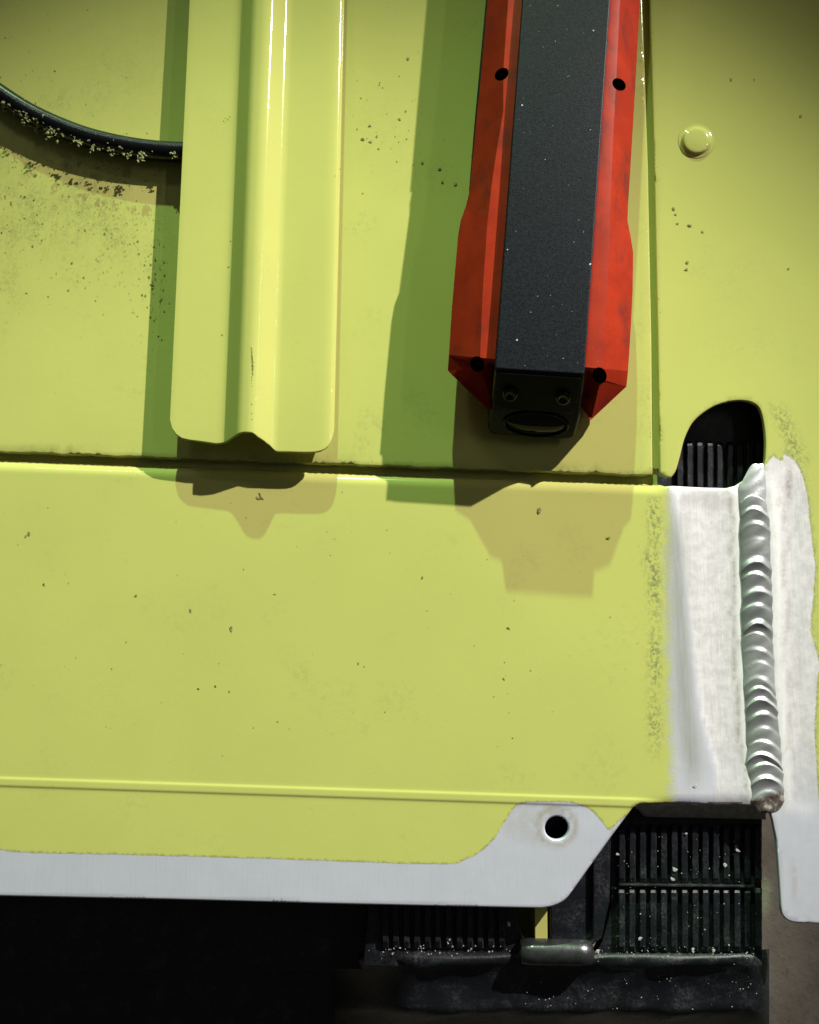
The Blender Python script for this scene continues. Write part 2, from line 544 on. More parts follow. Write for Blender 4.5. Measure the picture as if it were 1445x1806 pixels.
# ------------------------------------------------------------------ upper sheet
def seam_y(x): return 797 + .0366 * x
up_out = [(-420, -420), (1118, -420), (1133, 0), (1143, 300), (1149, 600), (1151, 836)]
up_out += [(x, seam_y(x) + .8 * math.sin(x * .07) + .6 * math.sin(x * .19)) for x in range(1140, -430, -12)]
def up_attr(V):
    x, y = V[:, 0], V[:, 1]
    g = lambda cx, cy, sx, sy, a: a * np.exp(-((x - cx) / sx) ** 2 - ((y - cy) / sy) ** 2)
    so = g(40, 370, 90, 75, .8) + g(190, 390, 65, 75, .75) + g(282, 470, 26, 70, .6) + g(120, 300, 150, 26, .5) + g(90, 190, 60, 30, .5)
    so += g(20, 500, 40, 40, .5) + g(230, 130, 120, 90, .2) + g(690, 220, 60, 60, .3) + g(775, 310, 40, 30, .4) + g(1140, 700, 14, 200, .3)
    so += .7 * np.exp(-((y - seam_y(x) + 4) / 5) ** 2) * (.4 + .6 * np.sin(x * .02) ** 2)
    return dict(soil=np.clip(so, 0, 1))
upper = sheet('upper_sheet', up_out, [], lambda V: .5 * np.sin(V[:, 0] * .009) * np.cos(V[:, 1] * .007), 14, M_paint, None, 16, up_attr, 2.5, 12)
tag(upper, 'large lime painted sheet above the long horizontal seam, under the rail and the red tool', 'metal sheet')

# ------------------------------------------------------------------ welded lower plate and side strip
weld = empty('welded_panel', P(1000, 1150, 0), 'lime panel of lower plate and right hand strip joined by a bare silver weld', 'welded panel')

WELD_Y = [865, 950, 1050, 1120, 1220, 1320, 1420]
def wc(y): return np.interp(y, WELD_Y, [1328, 1335, 1337, 1338, 1342, 1349, 1355])
def ww(y): return np.interp(y, [840, 880, 950, 1100, 1250, 1330, 1420], [22, 24, 26.5, 27, 28, 31, 28])

low_out = [(x, seam_y(x) + 15 + .5 * math.sin(x * .11)) for x in range(-420, 1165, 12)]
low_out += [(1172, 858), (1186, 857), (1200, 858), (1240, 860), (1280, 861), (1297, 857), (1316, 844), (1330, 836)]
low_out += [(1330, 870), (1335, 950), (1337, 1050), (1338, 1120), (1342, 1220), (1348, 1320), (1352, 1420)]
low_out += [(1330, 1421), (1290, 1418), (1250, 1418), (1190, 1416), (1140, 1417), (1128, 1417), (1116, 1424), (1078, 1475), (1040, 1528), (1016, 1562)]
low_out += [tuple(p) for p in catmull([(1010, 1570), (1001, 1582), (990, 1591), (974, 1598), (955, 1601.5)], 4)]
low_out += [(900, 1600.5), (600, 1594), (300, 1586), (0, 1580), (-420, 1570)]
PAINT_LOW = [(-500, 600), (1180, 600), (1181, 870), (1184, 900), (1177, 1000), (1181, 1150), (1185, 1300), (1188, 1400), (1192, 1430), (1130, 1440), (1100, 1440), (1074, 1466)]
PAINT_LOW += [tuple(p) for p in catmull([(1074, 1466), (1060, 1447), (1040, 1427), (1010, 1416), (960, 1414), (925, 1416), (908, 1424), (893, 1445), (873, 1478), (848, 1502), (818, 1517), (780, 1524), (600, 1519), (400, 1512), (200, 1507), (40, 1503), (0, 1497), (-30, 1480), (-60, 1440)], 5)]
PAINT_LOW += [(-500, 1440)]
HOLE = [(982 + 21 * math.cos(t), 1460 + 21 * math.sin(t)) for t in np.linspace(0, 2 * math.pi, 40, endpoint=False)]

def low_z(V):
    x, y = V[:, 0], V[:, 1]
    z = .6 * np.sin(x * .006 + 1) * np.cos(y * .009)
    d = y - (seam_y(x) + 15)
    r = 20.0; dd = np.clip(d, 0, r)
    w = sstep(1185, 1150, x) * .85 + .15
    z -= w * (r - np.sqrt(np.maximum(0, r * r - (r - dd) ** 2))) * .9
    yb = 1371 + .0333 * x
    t = (y - yb) / 16
    k = sstep(1200, 1110, x)
    z += k * (1.4 * sstep(-.15, .2, t) * sstep(1.15, .8, t))
    z -= sstep(1110, 1200, x) * 3 * sstep(1404, 1418, y)
    # ground hollow and raised toe beside the weld
    s = x - wc(y)
    z -= 3.0 * np.exp(-((s + 75) / 42) ** 2) * sstep(860, 900, y)
    z += 1.6 * np.exp(-((s + 32) / 7) ** 2)
    gx = np.interp(y, [860, 950, 1050, 1150, 1250, 1350], [1193, 1204, 1214, 1224, 1236, 1262])
    z -= 2.2 * sstep(-3, 4, x - gx) * sstep(1400, 1330, y)
    return z

def low_attr(V):
    x, y = V[:, 0], V[:, 1]
    fuzz = sstep(1105, 1125, x) * sstep(1425, 1405, y)
    gx = np.interp(y, [860, 950, 1050, 1150, 1250, 1350], [1193, 1204, 1214, 1224, 1236, 1262])
    sand = np.clip(sstep(-4, 5, x - gx) * (1 - .45 * sstep(1270, 1360, y)) + .2 * sstep(1170, 1190, x), 0, 1)
    sc = np.exp(-((x - 1155) / 12) ** 2) * sstep(868, 885, y) * sstep(1370, 1280, y) * (.75 + .25 * np.sin(y * .05)) + .8 * np.exp(-((x - 1142) / 10) ** 2 - ((y - 990) / 18) ** 2)
    grey = np.exp(-((x - (1178 + gx) / 2 - 2) / 20) ** 2) * sstep(862, 950, y) * sstep(1415, 1330, y) + .5 * np.exp(-((x - 1172) / 10) ** 2)
    rr = np.hypot(x - 982, y - 1458)
    ring = np.exp(-((rr - 33) / 5) ** 2) * .9 + .35 * sstep(60, 35, np.hypot((x - 940) * .8, y - 1440)) * sstep(28, 40, rr)
    s = x - wc(y)
    wob = 3 * np.sin(y * .06) + 2 * np.sin(y * .17)
    haz = np.exp(-((s + 43 + wob - 10 * sstep(1300, 1400, y)) / 3.0) ** 2) * .75
    toe = np.exp(-((s + 34 + wob * .3) / 7) ** 2) * sstep(850, 870, y)
    return dict(toe=toe, paint=sdist(PAINT_LOW, V), fuzz=fuzz, sand=sand, scuff=np.clip(sc, 0, 1), ring=np.clip(ring, 0, 1), haz=haz, grey=np.clip(grey, 0, 1))

def low_rowmask(V):
    x, y = V[:, 0], V[:, 1]
    t = (y - 1371 - .0333 * x) / 16; d = y - seam_y(x) - 15
    return (x < 1185) & (((t > -.9) & (t < 1.9)) | ((d > 3) & (d < 27)))
low_rows = [(x, 1371 + .0333 * x + t * 16) for x in np.arange(-410, 1180, 9.0) for t in (-.5, -.2, -.08, .02, .1, .2, .35, .65, .8, .9, .98, 1.08, 1.2, 1.5)]
low_rows += [(x, seam_y(x) + 15 + d) for x in np.arange(-410, 1180, 7.0) for d in (5, 7.5, 10, 12.5, 15, 17.5, 20, 23)]
lower = sheet('lower_plate', low_out, [HOLE], low_z, 7, M_plate, weld, 7, low_attr, 2.5, 7, low_rows, low_rowmask)

strip_out = [(1131, -420), (1146, 0), (1154, 300), (1160, 600), (1164, 838), (1178, 842)]
strip_out += [tuple(p) for p in catmull([(1184, 842), (1192, 830), (1199, 806), (1204, 785), (1210, 767), (1222, 745), (1242, 727), (1266, 714), (1292, 707.5), (1312, 707), (1328, 711), (1340, 722), (1347, 748), (1350, 780), (1349, 812)], 5)]
strip_out += [(1344, 828), (1334, 838), (1332, 870), (1337, 950), (1339, 1050), (1340, 1120), (1344, 1220), (1350, 1320), (1354, 1420), (1362, 1445), (1369, 1480), (1374, 1550)]
strip_out += [tuple(p) for p in catmull([(1377, 1600), (1380, 1613), (1388, 1622), (1400, 1626.5), (1420, 1628)], 4)]
strip_out += [(1474, 1630), (1472, 1300), (1500, 1000), (1800, 700), (1800, -420)]
PAINT_STRIP = [(1000, -600), (2000, -600), (2000, 1500), (1452, 1500), (1446, 1440), (1441, 1360), (1437, 1290), (1440, 1220), (1446, 1170), (1438, 1140), (1430, 1112), (1431, 1085), (1435, 1050), (1438, 1000), (1433, 960), (1426, 890), (1419, 850), (1412, 828), (1398, 806), (1392, 806), (1388, 796), (1384, 798), (1382, 813), (1370, 812), (1363, 800), (1356, 812), (1348, 822), (1300, 860), (1000, 860)]

def strip_z(V):
    x, y = V[:, 0], V[:, 1]
    z = .6 * np.sin(x * .011) * np.cos(y * .006 + .5)
    s = x - wc(y)
    on = sstep(840, 870, y) * sstep(1440, 1410, y)
    z += 1.6 * np.exp(-((s - 34) / 7) ** 2) * on
    z -= 2.0 * np.exp(-((s - 62) / 20) ** 2) * on
    # slightly rolled rim round the cut-out
    return z

def strip_attr(V):
    x, y = V[:, 0], V[:, 1]
    s = x - wc(y)
    sand = (.95 - .85 * sstep(1280, 1480, y)) * np.ones(len(V))
    wob = 4 * np.sin(y * .045) + 2 * np.sin(y * .13)
    haz = np.exp(-((s - 50 + wob) / 4) ** 2) * .55 * sstep(860, 890, y) * sstep(1440, 1380, y)
    haz += .35 * np.exp(-((x - 1400 - .1 * (y - 1550)) / 6) ** 2) * sstep(1500, 1540, y) * sstep(1610, 1570, y)
    haz += .9 * np.exp(-((s - 56 - 8 * np.sin((y - 800) * .03)) / 3) ** 2) * sstep(815, 830, y) * sstep(915, 895, y)
    scuff = .8 * np.exp(-((x - 1372 - (y - 720) * .45) / 14) ** 2) * sstep(700, 730, y) * sstep(830, 800, y)
    scuff += .5 * sstep(12, 0, np.abs(sdist(PAINT_STRIP, V))) * sstep(1360, 1400, x)
    fuzz = .10 * np.ones(len(V))
    toe = np.exp(-((s - 35 - wob * .5) / 10) ** 2) * sstep(822, 850, y) * sstep(1445, 1415, y)
    return dict(toe=toe, paint=sdist(PAINT_STRIP, V), fuzz=fuzz, sand=sand, scuff=np.clip(scuff, 0, 1), ring=0 * x, haz=np.clip(haz, 0, 1))
strip = sheet('side_strip', strip_out, [], strip_z, 6, M_plate, weld, 9, strip_attr, 2.5, 8)

# return flanges seen inside the seams
slab('seam_flange', [(-420, seam_y(-420) - 24), (1158, seam_y(1158) - 24), (1160, seam_y(1160) + 16), (-420, seam_y(-420) + 30)], -21, 8, M_paint, lower, 0)
slab('seam_flange', [(1095, -420), (1160, -420), (1180, 826), (1128, 826)], -17, 3.5, M_paint, strip, 0)

# pressed dimple on the strip
vs, fs = [], []
prof = [(0, 3.4), (17, 3.4), (21, 3.25), (23, 2.7), (24.5, 1.5), (26, .5), (28.5, .15), (32, .02)]
cx, cy = 1229, 248
rings = 48
for r, z in prof[1:]:
    for a in range(rings):
        t = 2 * math.pi * a / rings
        vs.append(P(cx + r * math.cos(t), cy + r * .95 * math.sin(t), z * 1.7 + .55))
vs.append(P(cx, cy, 5 * 1.7 + .55)); ctr = len(vs) - 1
for i in range(len(prof) - 2):
    for a in range(rings): fs.append((i * rings + a, (i + 1) * rings + a, (i + 1) * rings + (a + 1) % rings, i * rings + (a + 1) % rings))
for a in range(rings): fs.append((ctr, a, (a + 1) % rings))
o = mk('pressed_dimple', vs, fs, M_rail, weld); fix_normals(o)

# folded lip right of the notch: turns down steeply, shaded
vs, fs = [], []
xs = np.linspace(1121, 1351, 50)
for x in xs:
    k = sstep(1121, 1140, np.array([x]))[0]
    j = .7 * math.sin(x * .13) + .5 * math.sin(x * .31)
    for y, z in ((1414, -3.5), (1419 + j, -5), (1422 + j * .6, -9), (1425 + 14 * k + .02 * (x - 1121), -11 - 10 * k), (1426 + 15 * k + .02 * (x - 1121), -18 - 34 * k)):
        vs.append(P(x, y, z))
for i in range(len(xs) - 1):
    for j in range(4): fs.append((i * 5 + j, i * 5 + j + 1, (i + 1) * 5 + j + 1, (i + 1) * 5 + j))
o = mk('folded_lip', vs, fs, M_alu_raw, lower); fix_normals(o)

# weld bead: overlapping ripples
arcs = [840, 876, 900, 925, 957, 987, 1013, 1041, 1072, 1097, 1122, 1148, 1170, 1194, 1216, 1237, 1262, 1287, 1309, 1329, 1353, 1377, 1400, 1430]
na = len(arcs)
arcs = [a + (rng.uniform(-4.5, 4.5) if 1 < i < na - 2 else 0) for i, a in enumerate(arcs)]
amps = rng.uniform(.25, 1.6, na); offs = rng.uniform(-2.2, 2.2, na); tilt = rng.uniform(-8, 3, na); bow = rng.uniform(13, 23, na); wid = rng.uniform(.93, 1.06, na)
NY, NX = 620, 64
y0, y1 = 818, 1434
vs, fs, gr, tn = [], [], [], []
tone = np.clip(rng.uniform(0, 1, na) * .7 + np.interp(arcs, [840, 872, 880, 1110, 1170, 1230, 1290, 1340, 1430], [1, 1, 0, 0, .5, .1, .6, .5, .8]), 0, 1)
for j in range(NY + 1):
    y = y0 + (y1 - y0) * j / NY
    for i in range(NX + 1):
        s = -1 + 2 * i / NX
        k = 0
        yy = y - 14 * s * s - 2.0 * s
        k = max(0, min(na - 2, int(np.searchsorted(arcs, yy)) - 1))
        for _ in range(2):
            f = min(1, max(0, (yy - arcs[k]) / (arcs[k + 1] - arcs[k])))
            yy = y - (bow[k] * (1 - f) + bow[k + 1] * f) * s * s + (tilt[k] * (1 - f) + tilt[k + 1] * f) * s + .9 * math.sin(y * .19 + 5 * s) * abs(s)
            k = max(0, min(na - 2, int(np.searchsorted(arcs, yy)) - 1))
        ph = min(1, max(0, (yy - arcs[k]) / (arcs[k + 1] - arcs[k])))
        rise = .36
        saw = (1 - ph / (1 - rise)) ** 1.3 if ph < 1 - rise else .5 - .5 * math.cos((ph - 1 + rise) / rise * math.pi)
        crest = max(0, 1 - abs(s) ** 3)
        a = 3.3 * (amps[k] * (1 - ph) + amps[k + 1] * ph)
        if yy < 873: a *= .1
        endf = math.sqrt(max(0, min(1, max(0, (y - y0) / 46), max(0, (y1 - y) / 22))))
        wk = wid[k] * (1 - ph) + wid[k + 1] * ph
        w = ww(y) * wk * (.3 + .7 * endf) * 1.06
        z = -.6 + endf * (5.2 * (1 - s * s) + a * saw * crest) + .5 * math.sin(y * .23 + s * 4) * (1 - abs(s))
        if y > 1392: z -= 3.2 * math.exp(-((y - 1412) / 12) ** 2 - ((s - .15) / .45) ** 2)
        px = wc(y) + (offs[k] * (1 - ph) + offs[k + 1] * ph) * .6 + w * s + (6 * (860 - y) / 30 if y < 860 else 0)
        tn.append(tone[k]); vs.append(P(px, y, z)); gr.append(float(sstep(1392, 1408, np.array([y + 10 * s]))[0]))
for j in range(NY):
    for i in range(NX):
        a = j * (NX + 1) + i; fs.append((a, a + 1, a + NX + 2, a + NX + 1))
o = mk('weld_bead', vs, fs, M_weld, weld, True, dict(grime=gr, tone=tn)); fix_normals(o)

# ------------------------------------------------------------------ rail with raised ridge
# stations across: (x at y=0, x at the end, y of the end, height)
ST = [(335, 300, 742, 41.5), (340, 304, 757, 42), (346, 311, 767, 42), (355, 321, 774, 42), (366, 334, 777, 42), (390, 360, 780, 42), (408, 380, 783, 42), (416, 388, 783, 42.2), (422, 394, 782, 43), (427, 399, 780, 45), (433, 405, 776, 49.6), (444, 416, 768.5, 60), (449, 421, 765.5, 63.8), (455, 427, 763.6, 65.6)]
for q in range(0, 13):                      # rounded crest, radius about 30
    a_ = math.radians(-8 + 44 * q / 12); dx = 30 * (math.sin(a_) + math.sin(math.radians(8)))
    ST.append((461 + dx, 433 + dx, 762.6 + 8 * (q / 12) ** 2.4, 66.3 + 30 * (math.cos(a_) - math.cos(math.radians(8))) ))
xa, xb, za = ST[-1][0], ST[-1][1], ST[-1][3]
for q in range(1, 5):                       # straight flank
    ST.append((xa + 5.2 * q, xb + 5.2 * q, 770.6 + 3.7 * q, za - 4.2 * q))
xa, xb, za = ST[-1][0], ST[-1][1], ST[-1][3]
for q in range(1, 11):                      # concave foot
    a_ = math.radians(36 * (1 - q / 10)); dx = 26 * (math.sin(math.radians(36)) - math.sin(a_))
    ST.append((xa + dx, xb + dx, 785.4 + 11.6 * math.sin(q / 10 * 1.57), za - 26 * (math.cos(a_) - math.cos(math.radians(36)))))
zb_ = ST[-1][3]
ST += [(532, 510, 797.4, zb_), (540, 520, 798, zb_), (560, 540, 798.5, zb_), (575, 556, 798, zb_), (583, 565.5, 796, zb_), (590, 573, 792.5, zb_ - .4), (596, 579, 786.5, zb_ - 1.2), (600, 583, 780, zb_ - 2.4), (603, 586, 773, zb_ - 4), (605, 588, 766, zb_ - 6), (606.6, 589.3, 757, zb_ - 8.6), (607.5, 590, 745, zb_ - 12)]
rail = empty('ridged_rail', P(450, 700, 0), 'long lime painted rail with a raised centre ridge and rounded lower end', 'rail')
NL = 90
def rail_pt(st, t):
    x0, xe, ye, h = st
    # t=0 end, t=1 far top
    yt = -420.0
    y = ye + (yt - ye) * t
    x = xe + (x0 - xe) * (ye - y) / ye
    hz = h - (6 * t)
    return x, y, hz
bmv = []; bmf = []
n = len(ST)
for th in (0, 5.0):
    for st in ST:
        for j in range(NL + 1):
            t = (j / NL) ** 1.6
            x, y, h = rail_pt(st, t)
            if j == 0 and th == 0: h -= 1.2
            if j == 0: y += 1.0 * math.sin(x * .35) * .8
            bmv.append(P(x, y, h) - Vector((0, 0, th * U)))
    if th == 0: off = len(bmv)
def vid(i, j, low): return (off if low else 0) + i * (NL + 1) + j
for i in range(n - 1):
    for j in range(NL):
        bmf.append((vid(i, j, 0), vid(i + 1, j, 0), vid(i + 1, j + 1, 0), vid(i, j + 1, 0)))
        bmf.append((vid(i, j + 1, 1), vid(i + 1, j + 1, 1), vid(i + 1, j, 1), vid(i, j, 1)))
o = mk('rail_sheet', bmv, bmf, M_rail, rail, True); fix_normals(o)
# raw cut edge and sides
ev, ef = [], []
loop = [vid(0, j, 0) for j in range(NL, 0, -1)] + [vid(i, 0, 0) for i in range(n)] + [vid(n - 1, j, 0) for j in range(1, NL + 1)]
for q, v in enumerate(loop):
    ev += [bmv[v], bmv[v + off]]
for q in range(len(loop) - 1): ef.append((2 * q, 2 * q + 1, 2 * q + 3, 2 * q + 2))
mk('cut_edge', ev, ef, M_rail, rail, False)
# web that carries the rail on the sheet, hidden under the ridge
slab('web', [(432, 640), (470, 640), (482, -300), (450, -300)], 40, 39.5, M_rail, rail, 0)

# ------------------------------------------------------------------ red and black hand tool
tool = empty('hand_tool', P(950, 300, 0), 'red and black hand tool with a round lens in its end, on lime sheet', 'hand tool')
HT = 134
def boolean(o, cutters):
    bpy.context.view_layer.update()
    for c in cutters:
        m = o.modifiers.new('cut', 'BOOLEAN'); m.object = c; m.operation = 'DIFFERENCE'; m.solver = 'EXACT'
    dg = bpy.context.evaluated_depsgraph_get()
    me = bpy.data.meshes.new_from_object(o.evaluated_get(dg))
    old = o.data; o.modifiers.clear(); o.data = me
    bpy.data.meshes.remove(old)
    for c in cutters: bpy.data.objects.remove(c)

# red shell, longitudinal stations: y, rim-left, facet-left, box-left, box-right, facet-right, rim-right
SH = [(-420, 900, 928, 940, 1104, 1117, 1150),
      (0, 861, 897, 913, 1079, 1093, 1128), (130, 850, 888, 905, 1071, 1087, 1121), (200, 843, 888, 900, 1067, 1083, 1117),
      (300, 833, 872, 893, 1061, 1079, 1111), (345, 829, 866, 889, 1058, 1077, 1108), (375, 822, 863, 887, 1056, 1076, 1107),
      (400, 813, 860, 885, 1055, 1076, 1112), (430, 808, 858, 883, 1053, 1075, 1117), (500, 802, 853, 877, 1048, 1071, 1116), (560, 797, 850, 873, 1044, 1067, 1113),
      (640, 792, 847, 867, 1039, 1062, 1108), (668, 790, 848, 865, 1037, 1060, 1105)]
end_low = (722, 862, 858, 866, 1035, 1048, 1050)
vs, fs = [], []
def shell_row(r, dy=None):
    y, a, b, c, d, e, f = r
    sl = .09
    yy = lambda x: y + (x - 950) * sl
    ec = 22 if y > 660 else 0
    row = [P(a + 6, yy(a), 40), P(a, yy(a), 52), P(a, yy(a), 86), P(b, yy(b) - ec * .4, 120 - ec * .9), P(c, yy(c) - ec, 122 - ec * .8),
           P(d, yy(d) - ec, 122 - ec * .8), P(e, yy(e) - ec * .4, 119 - ec * .9), P(f, yy(f), 82), P(f, yy(f), 52), P(f - 6, yy(f), 40), P(d, yy(d), 40), P(c, yy(c), 40)]
    return row
rows = [shell_row(r) for r in SH]
# nose taper
a = (735, 866, 868, 870, 1030, 1034, 1040)
y, aa, b, c, d, e, f = a
rows.append([P(aa - 6, 722, 36), P(aa - 6, 723, 46), P(aa - 5, 723, 72), P(872, 722, 64), P(884, 706, 56),
             P(1024, 714, 56), P(1044, 737, 68), P(f + 2, 741, 70), P(f + 2, 740, 46), P(f, 738, 36), P(1030, 698, 36), P(870, 686, 36)])
for r in rows: vs += r
m = 12
for i in range(len(rows) - 1):
    for j in range(m):
        fs.append((i * m + j, i * m + (j + 1) % m, (i + 1) * m + (j + 1) % m, (i + 1) * m + j))
fs += [tuple(range(m)), tuple(range((len(rows) - 1) * m, len(rows) * m))[::-1]]
shell = mk('red_shell', vs, fs, M_red, tool, False); fix_normals(shell)

holes = [(885, 131, -38, 13.5, 10, -.45), (1092, 149, 38, 13, 10, .4), (842, 642, 70, 14, 12.5, -.35), (1058, 662, 70, 14.5, 12, .35)]
cutters = []; centers = []
for (hx, hy, ang, ra, rb, lean) in holes:
    zc = 96
    cvs, cfs = [], []
    ca, sa = math.cos(math.radians(ang)), math.sin(math.radians(ang))
    for zz in (zc - 22, zc + 45):
        for q in range(28):
            t = 2 * math.pi * q / 28
            dx, dy = ra * math.cos(t), rb * math.sin(t)
            cvs.append(P(hx + dx * ca - dy * sa, hy + dx * sa + dy * ca, zz))
    cfs = [tuple(range(28))[::-1], tuple(range(28, 56))] + [(q, (q + 1) % 28, 28 + (q + 1) % 28, 28 + q) for q in range(28)]
    c = mk('cutter', cvs, cfs, None, None, False); fix_normals(c); cutters.append(c)
boolean(shell, cutters)
bevel(shell, 4.0, 4, 14).modifiers['bevel'].harden_normals = True
bmx = bmesh.new(); bmx.from_mesh(shell.data)
for f_ in bmx.faces: f_.smooth = True
for e_ in bmx.edges:
    if len(e_.link_faces) == 2 and e_.calc_face_angle(0) > math.radians(14): e_.smooth = False
bmx.to_mesh(shell.data); bmx.free()
for (hx, hy, ang, ra, rb, lean) in holes:
    svs = []
    for k, (rr, zz) in enumerate(((.3, 96), (.55, 98.5), (.96, 98.5), (.97, 91), (.985, 112), (1.0, 112))):
        pass
    sv, sf = [], []
    lay = [(0.98, 75), (0.98, 82), (0.6, 83), (.45, 79), (.05, 79)]
    for rr, zz in lay:
        for q in range(20):
            t = 2 * math.pi * q / 20
            sv.append(P(hx + ra * rr * math.cos(t + .2), hy + ra * rr * .92 * math.sin(t + .2), zz))
    for i in range(4):
        for q in range(20): sf.append((i * 20 + q, i * 20 + (q + 1) % 20, (i + 1) * 20 + (q + 1) % 20, (i + 1) * 20 + q))
    o = mk('screw', sv, sf, M_matte, tool, True); fix_normals(o)

# black case riding in the shell
case_rows = []
for (y, l, r) in ((-420, 955, 1106), (0, 922, 1077), (655, 873, 1031.5)):
    sl = .065
    yl, yr = y + (l - 950) * sl * (y > 0), y + (r - 950) * sl * (y > 0)
    case_rows.append((l, yl, r, yr))
vs, fs = [], []
# footprint kept vertical: walls drop straight from the top edge
for (l, yl, r, yr) in case_rows:
    A = P(l, yl, HT); B = P(r, yr, HT)
    vs += [Vector((A.x, A.y, 20 * U)), A, B, Vector((B.x, B.y, 20 * U))]
for i in range(2):
    for j in range(3): fs.append((i * 4 + j, i * 4 + j + 1, (i + 1) * 4 + j + 1, (i + 1) * 4 + j))
    fs.append((i * 4 + 3, i * 4, (i + 1) * 4, (i + 1) * 4 + 3))
fs += [(0, 1, 2, 3), (8, 9, 10, 11)]
case = mk('black_case', vs, fs, M_case, tool, False); fix_normals(case); bevel(case, 2.5, 3)

# end cap: sloping glossy face with recess, two screws and the lens
TL, TR = PU(873.5, 652, HT - 2), PU(1031, 662, HT - 2)
BL, BR = PU(862, 767, 18), PU(1013, 777, 18)
def face(u, v, w=0.0):
    """u across 0..1, v down 0..1, w outward"""
    p = (TL * (1 - u) + TR * u) * (1 - v) + (BL * (1 - u) + BR * u) * v
    nrm = np.cross(BL - TL, TR - TL); nrm /= np.linalg.norm(nrm)
    return Vector((p + nrm * w) * U)
def fvec(u, v, w=0.0): return face(u, v, w)
# solid wedge
vs = [fvec(-.005, 0), fvec(1.005, 0), fvec(1.03, .62), fvec(1.0, .96), fvec(.93, 1.0), fvec(.05, 1.0), fvec(-.01, .95), fvec(-.01, .5)]
nb = len(vs)
back = []
for v in vs:
    back.append(Vector((v.x, TL[1] * U + (.6) * 30 * U, v.z)))
vs2 = vs + back
fs = [tuple(range(nb)), tuple(range(2 * nb - 1, nb - 1, -1))] + [(i, i + nb, (i + 1) % nb + nb, (i + 1) % nb) for i in range(nb)]
cap = mk('end_cap', vs2, fs, M_gloss, tool, False); fix_normals(cap); bevel(cap, 5, 3)
def plate_on_face(name, poly, w0, w1, mat, parent, bev):
    k = len(poly)
    v = [fvec(a, b, w1) for a, b in poly] + [fvec(a, b, w0) for a, b in poly]
    f = [tuple(range(k)), tuple(range(2 * k - 1, k - 1, -1))] + [(i, i + k, (i + 1) % k + k, (i + 1) % k) for i in range(k)]
    o = mk(name, v, f, mat, parent, False); fix_normals(o)
    if bev: bevel(o, bev, 3)
    return o
nd = np.cross(BL - TL, TR - TL)
SGN = 1 if nd[1] < 0 else -1
plate_on_face('screw_plate', [(.045, .03), (.965, .03), (.965, .50), (.93, .56), (.09, .56), (.045, .50)], -2 * SGN, 3 * SGN, M_matte, cap, 2)
def dome(name, cu, cv, ru, rv, lay, mat, parent, seg=48):
    v, f = [], []
    for rr, w in lay:
        for q in range(seg):
            t = 2 * math.pi * q / seg
            v.append(fvec(cu + ru * rr * math.cos(t), cv + rv * rr * math.sin(t), w * SGN))
    for i in range(len(lay) - 1):
        for q in range(seg): f.append((i * seg + q, i * seg + (q + 1) % seg, (i + 1) * seg + (q + 1) % seg, (i + 1) * seg + q))
    f.append(tuple(range((len(lay) - 1) * seg, len(lay) * seg)))
    o = mk(name, v, f, mat, parent, True); fix_normals(o); return o
for cu in (.19, .79):
    dome('screw', cu, .32, .088, .10, [(1, 2), (1, 7), (.9, 9), (.7, 10), (.5, 10), (.42, 6), (.1, 6)], M_gloss, cap, 32)
dome('lens_bezel', .53, .77, .385, .195, [(1.0, -1), (1.0, 3), (.97, 4.6), (.94, 4.6), (.92, 2), (.9, -1), (.5, -1.5)], M_gloss, cap)
M_lens = mat_basic('smoked_lens', (.012, .014, .010), .06, 0, .1, 20, 8, .02, .5, .25, .0).m
dome('lens', .53, .77, .352, .178, [(1.0, 0), (.9, 2.5), (.75, 4.4), (.5, 6.2), (.25, 7.2), (.05, 7.5)], M_lens, cap)

# dark underbody between shell and sheet
und = [(-420, 903, 1146), (0, 858, 1124), (130, 846, 1117), (240, 836, 1111), (340, 828, 1104), (385, 826, 1100), (450, 818, 1100), (560, 812, 1096), (650, 815, 1085), (705, 850, 1050)]
vs, fs = [], []
for (y, l, r) in und:
    sl = .09
    vs += [P(l + 10, y + (l - 950) * sl, .6), P(l, y + (l - 950) * sl, 20), P(l, y + (l - 950) * sl, 50), P(r, y + (r - 950) * sl, 50), P(r, y + (r - 950) * sl, 20), P(r - 10, y + (r - 950) * sl, .6)]
for i in range(len(und) - 1):
    for j in range(6): fs.append((i * 6 + j, i * 6 + (j + 1) % 6, (i + 1) * 6 + (j + 1) % 6, (i + 1) * 6 + j))
fs += [tuple(range(6)), tuple(range(len(und) * 6 - 6, len(und) * 6))[::-1]]
o = mk('underbody', vs, fs, M_matte, tool, False); fix_normals(o); bevel(o, 4, 2)

# ------------------------------------------------------------------ black cable
cp = catmull([(-120, 60), (-60, 122), (0, 166), (50, 198), (100, 222), (150, 241), (200, 254), (250, 263), (300, 268), (338, 269)], 8)
vs, fs = [], []
RC = 18.2
pts3 = [PU(x, y, RC + .6) for i, (x, y) in enumerate(cp)]
for i, p in enumerate(pts3):
    t = pts3[min(i + 1, len(pts3) - 1)] - pts3[max(i - 1, 0)]; t /= np.linalg.norm(t)
    s = np.cross(t, [0, 0, 1]); s /= np.linalg.norm(s)
    for a in range(20):
        q = 2 * math.pi * a / 20
        vs.append(Vector((p + s * RC * math.cos(q) + np.array([0, 0, 1]) * RC * math.sin(q)) * U))
for i in range(len(pts3) - 1):
    for a in range(20): fs.append((i * 20 + a, (i + 1) * 20 + a, (i + 1) * 20 + (a + 1) % 20, i * 20 + (a + 1) % 20))
cable = mk('cable', vs, fs, M_cable, None); fix_normals(cable)
tag(cable, 'curved black rubber cable running under the lime rail, dusted with swarf', 'cable')

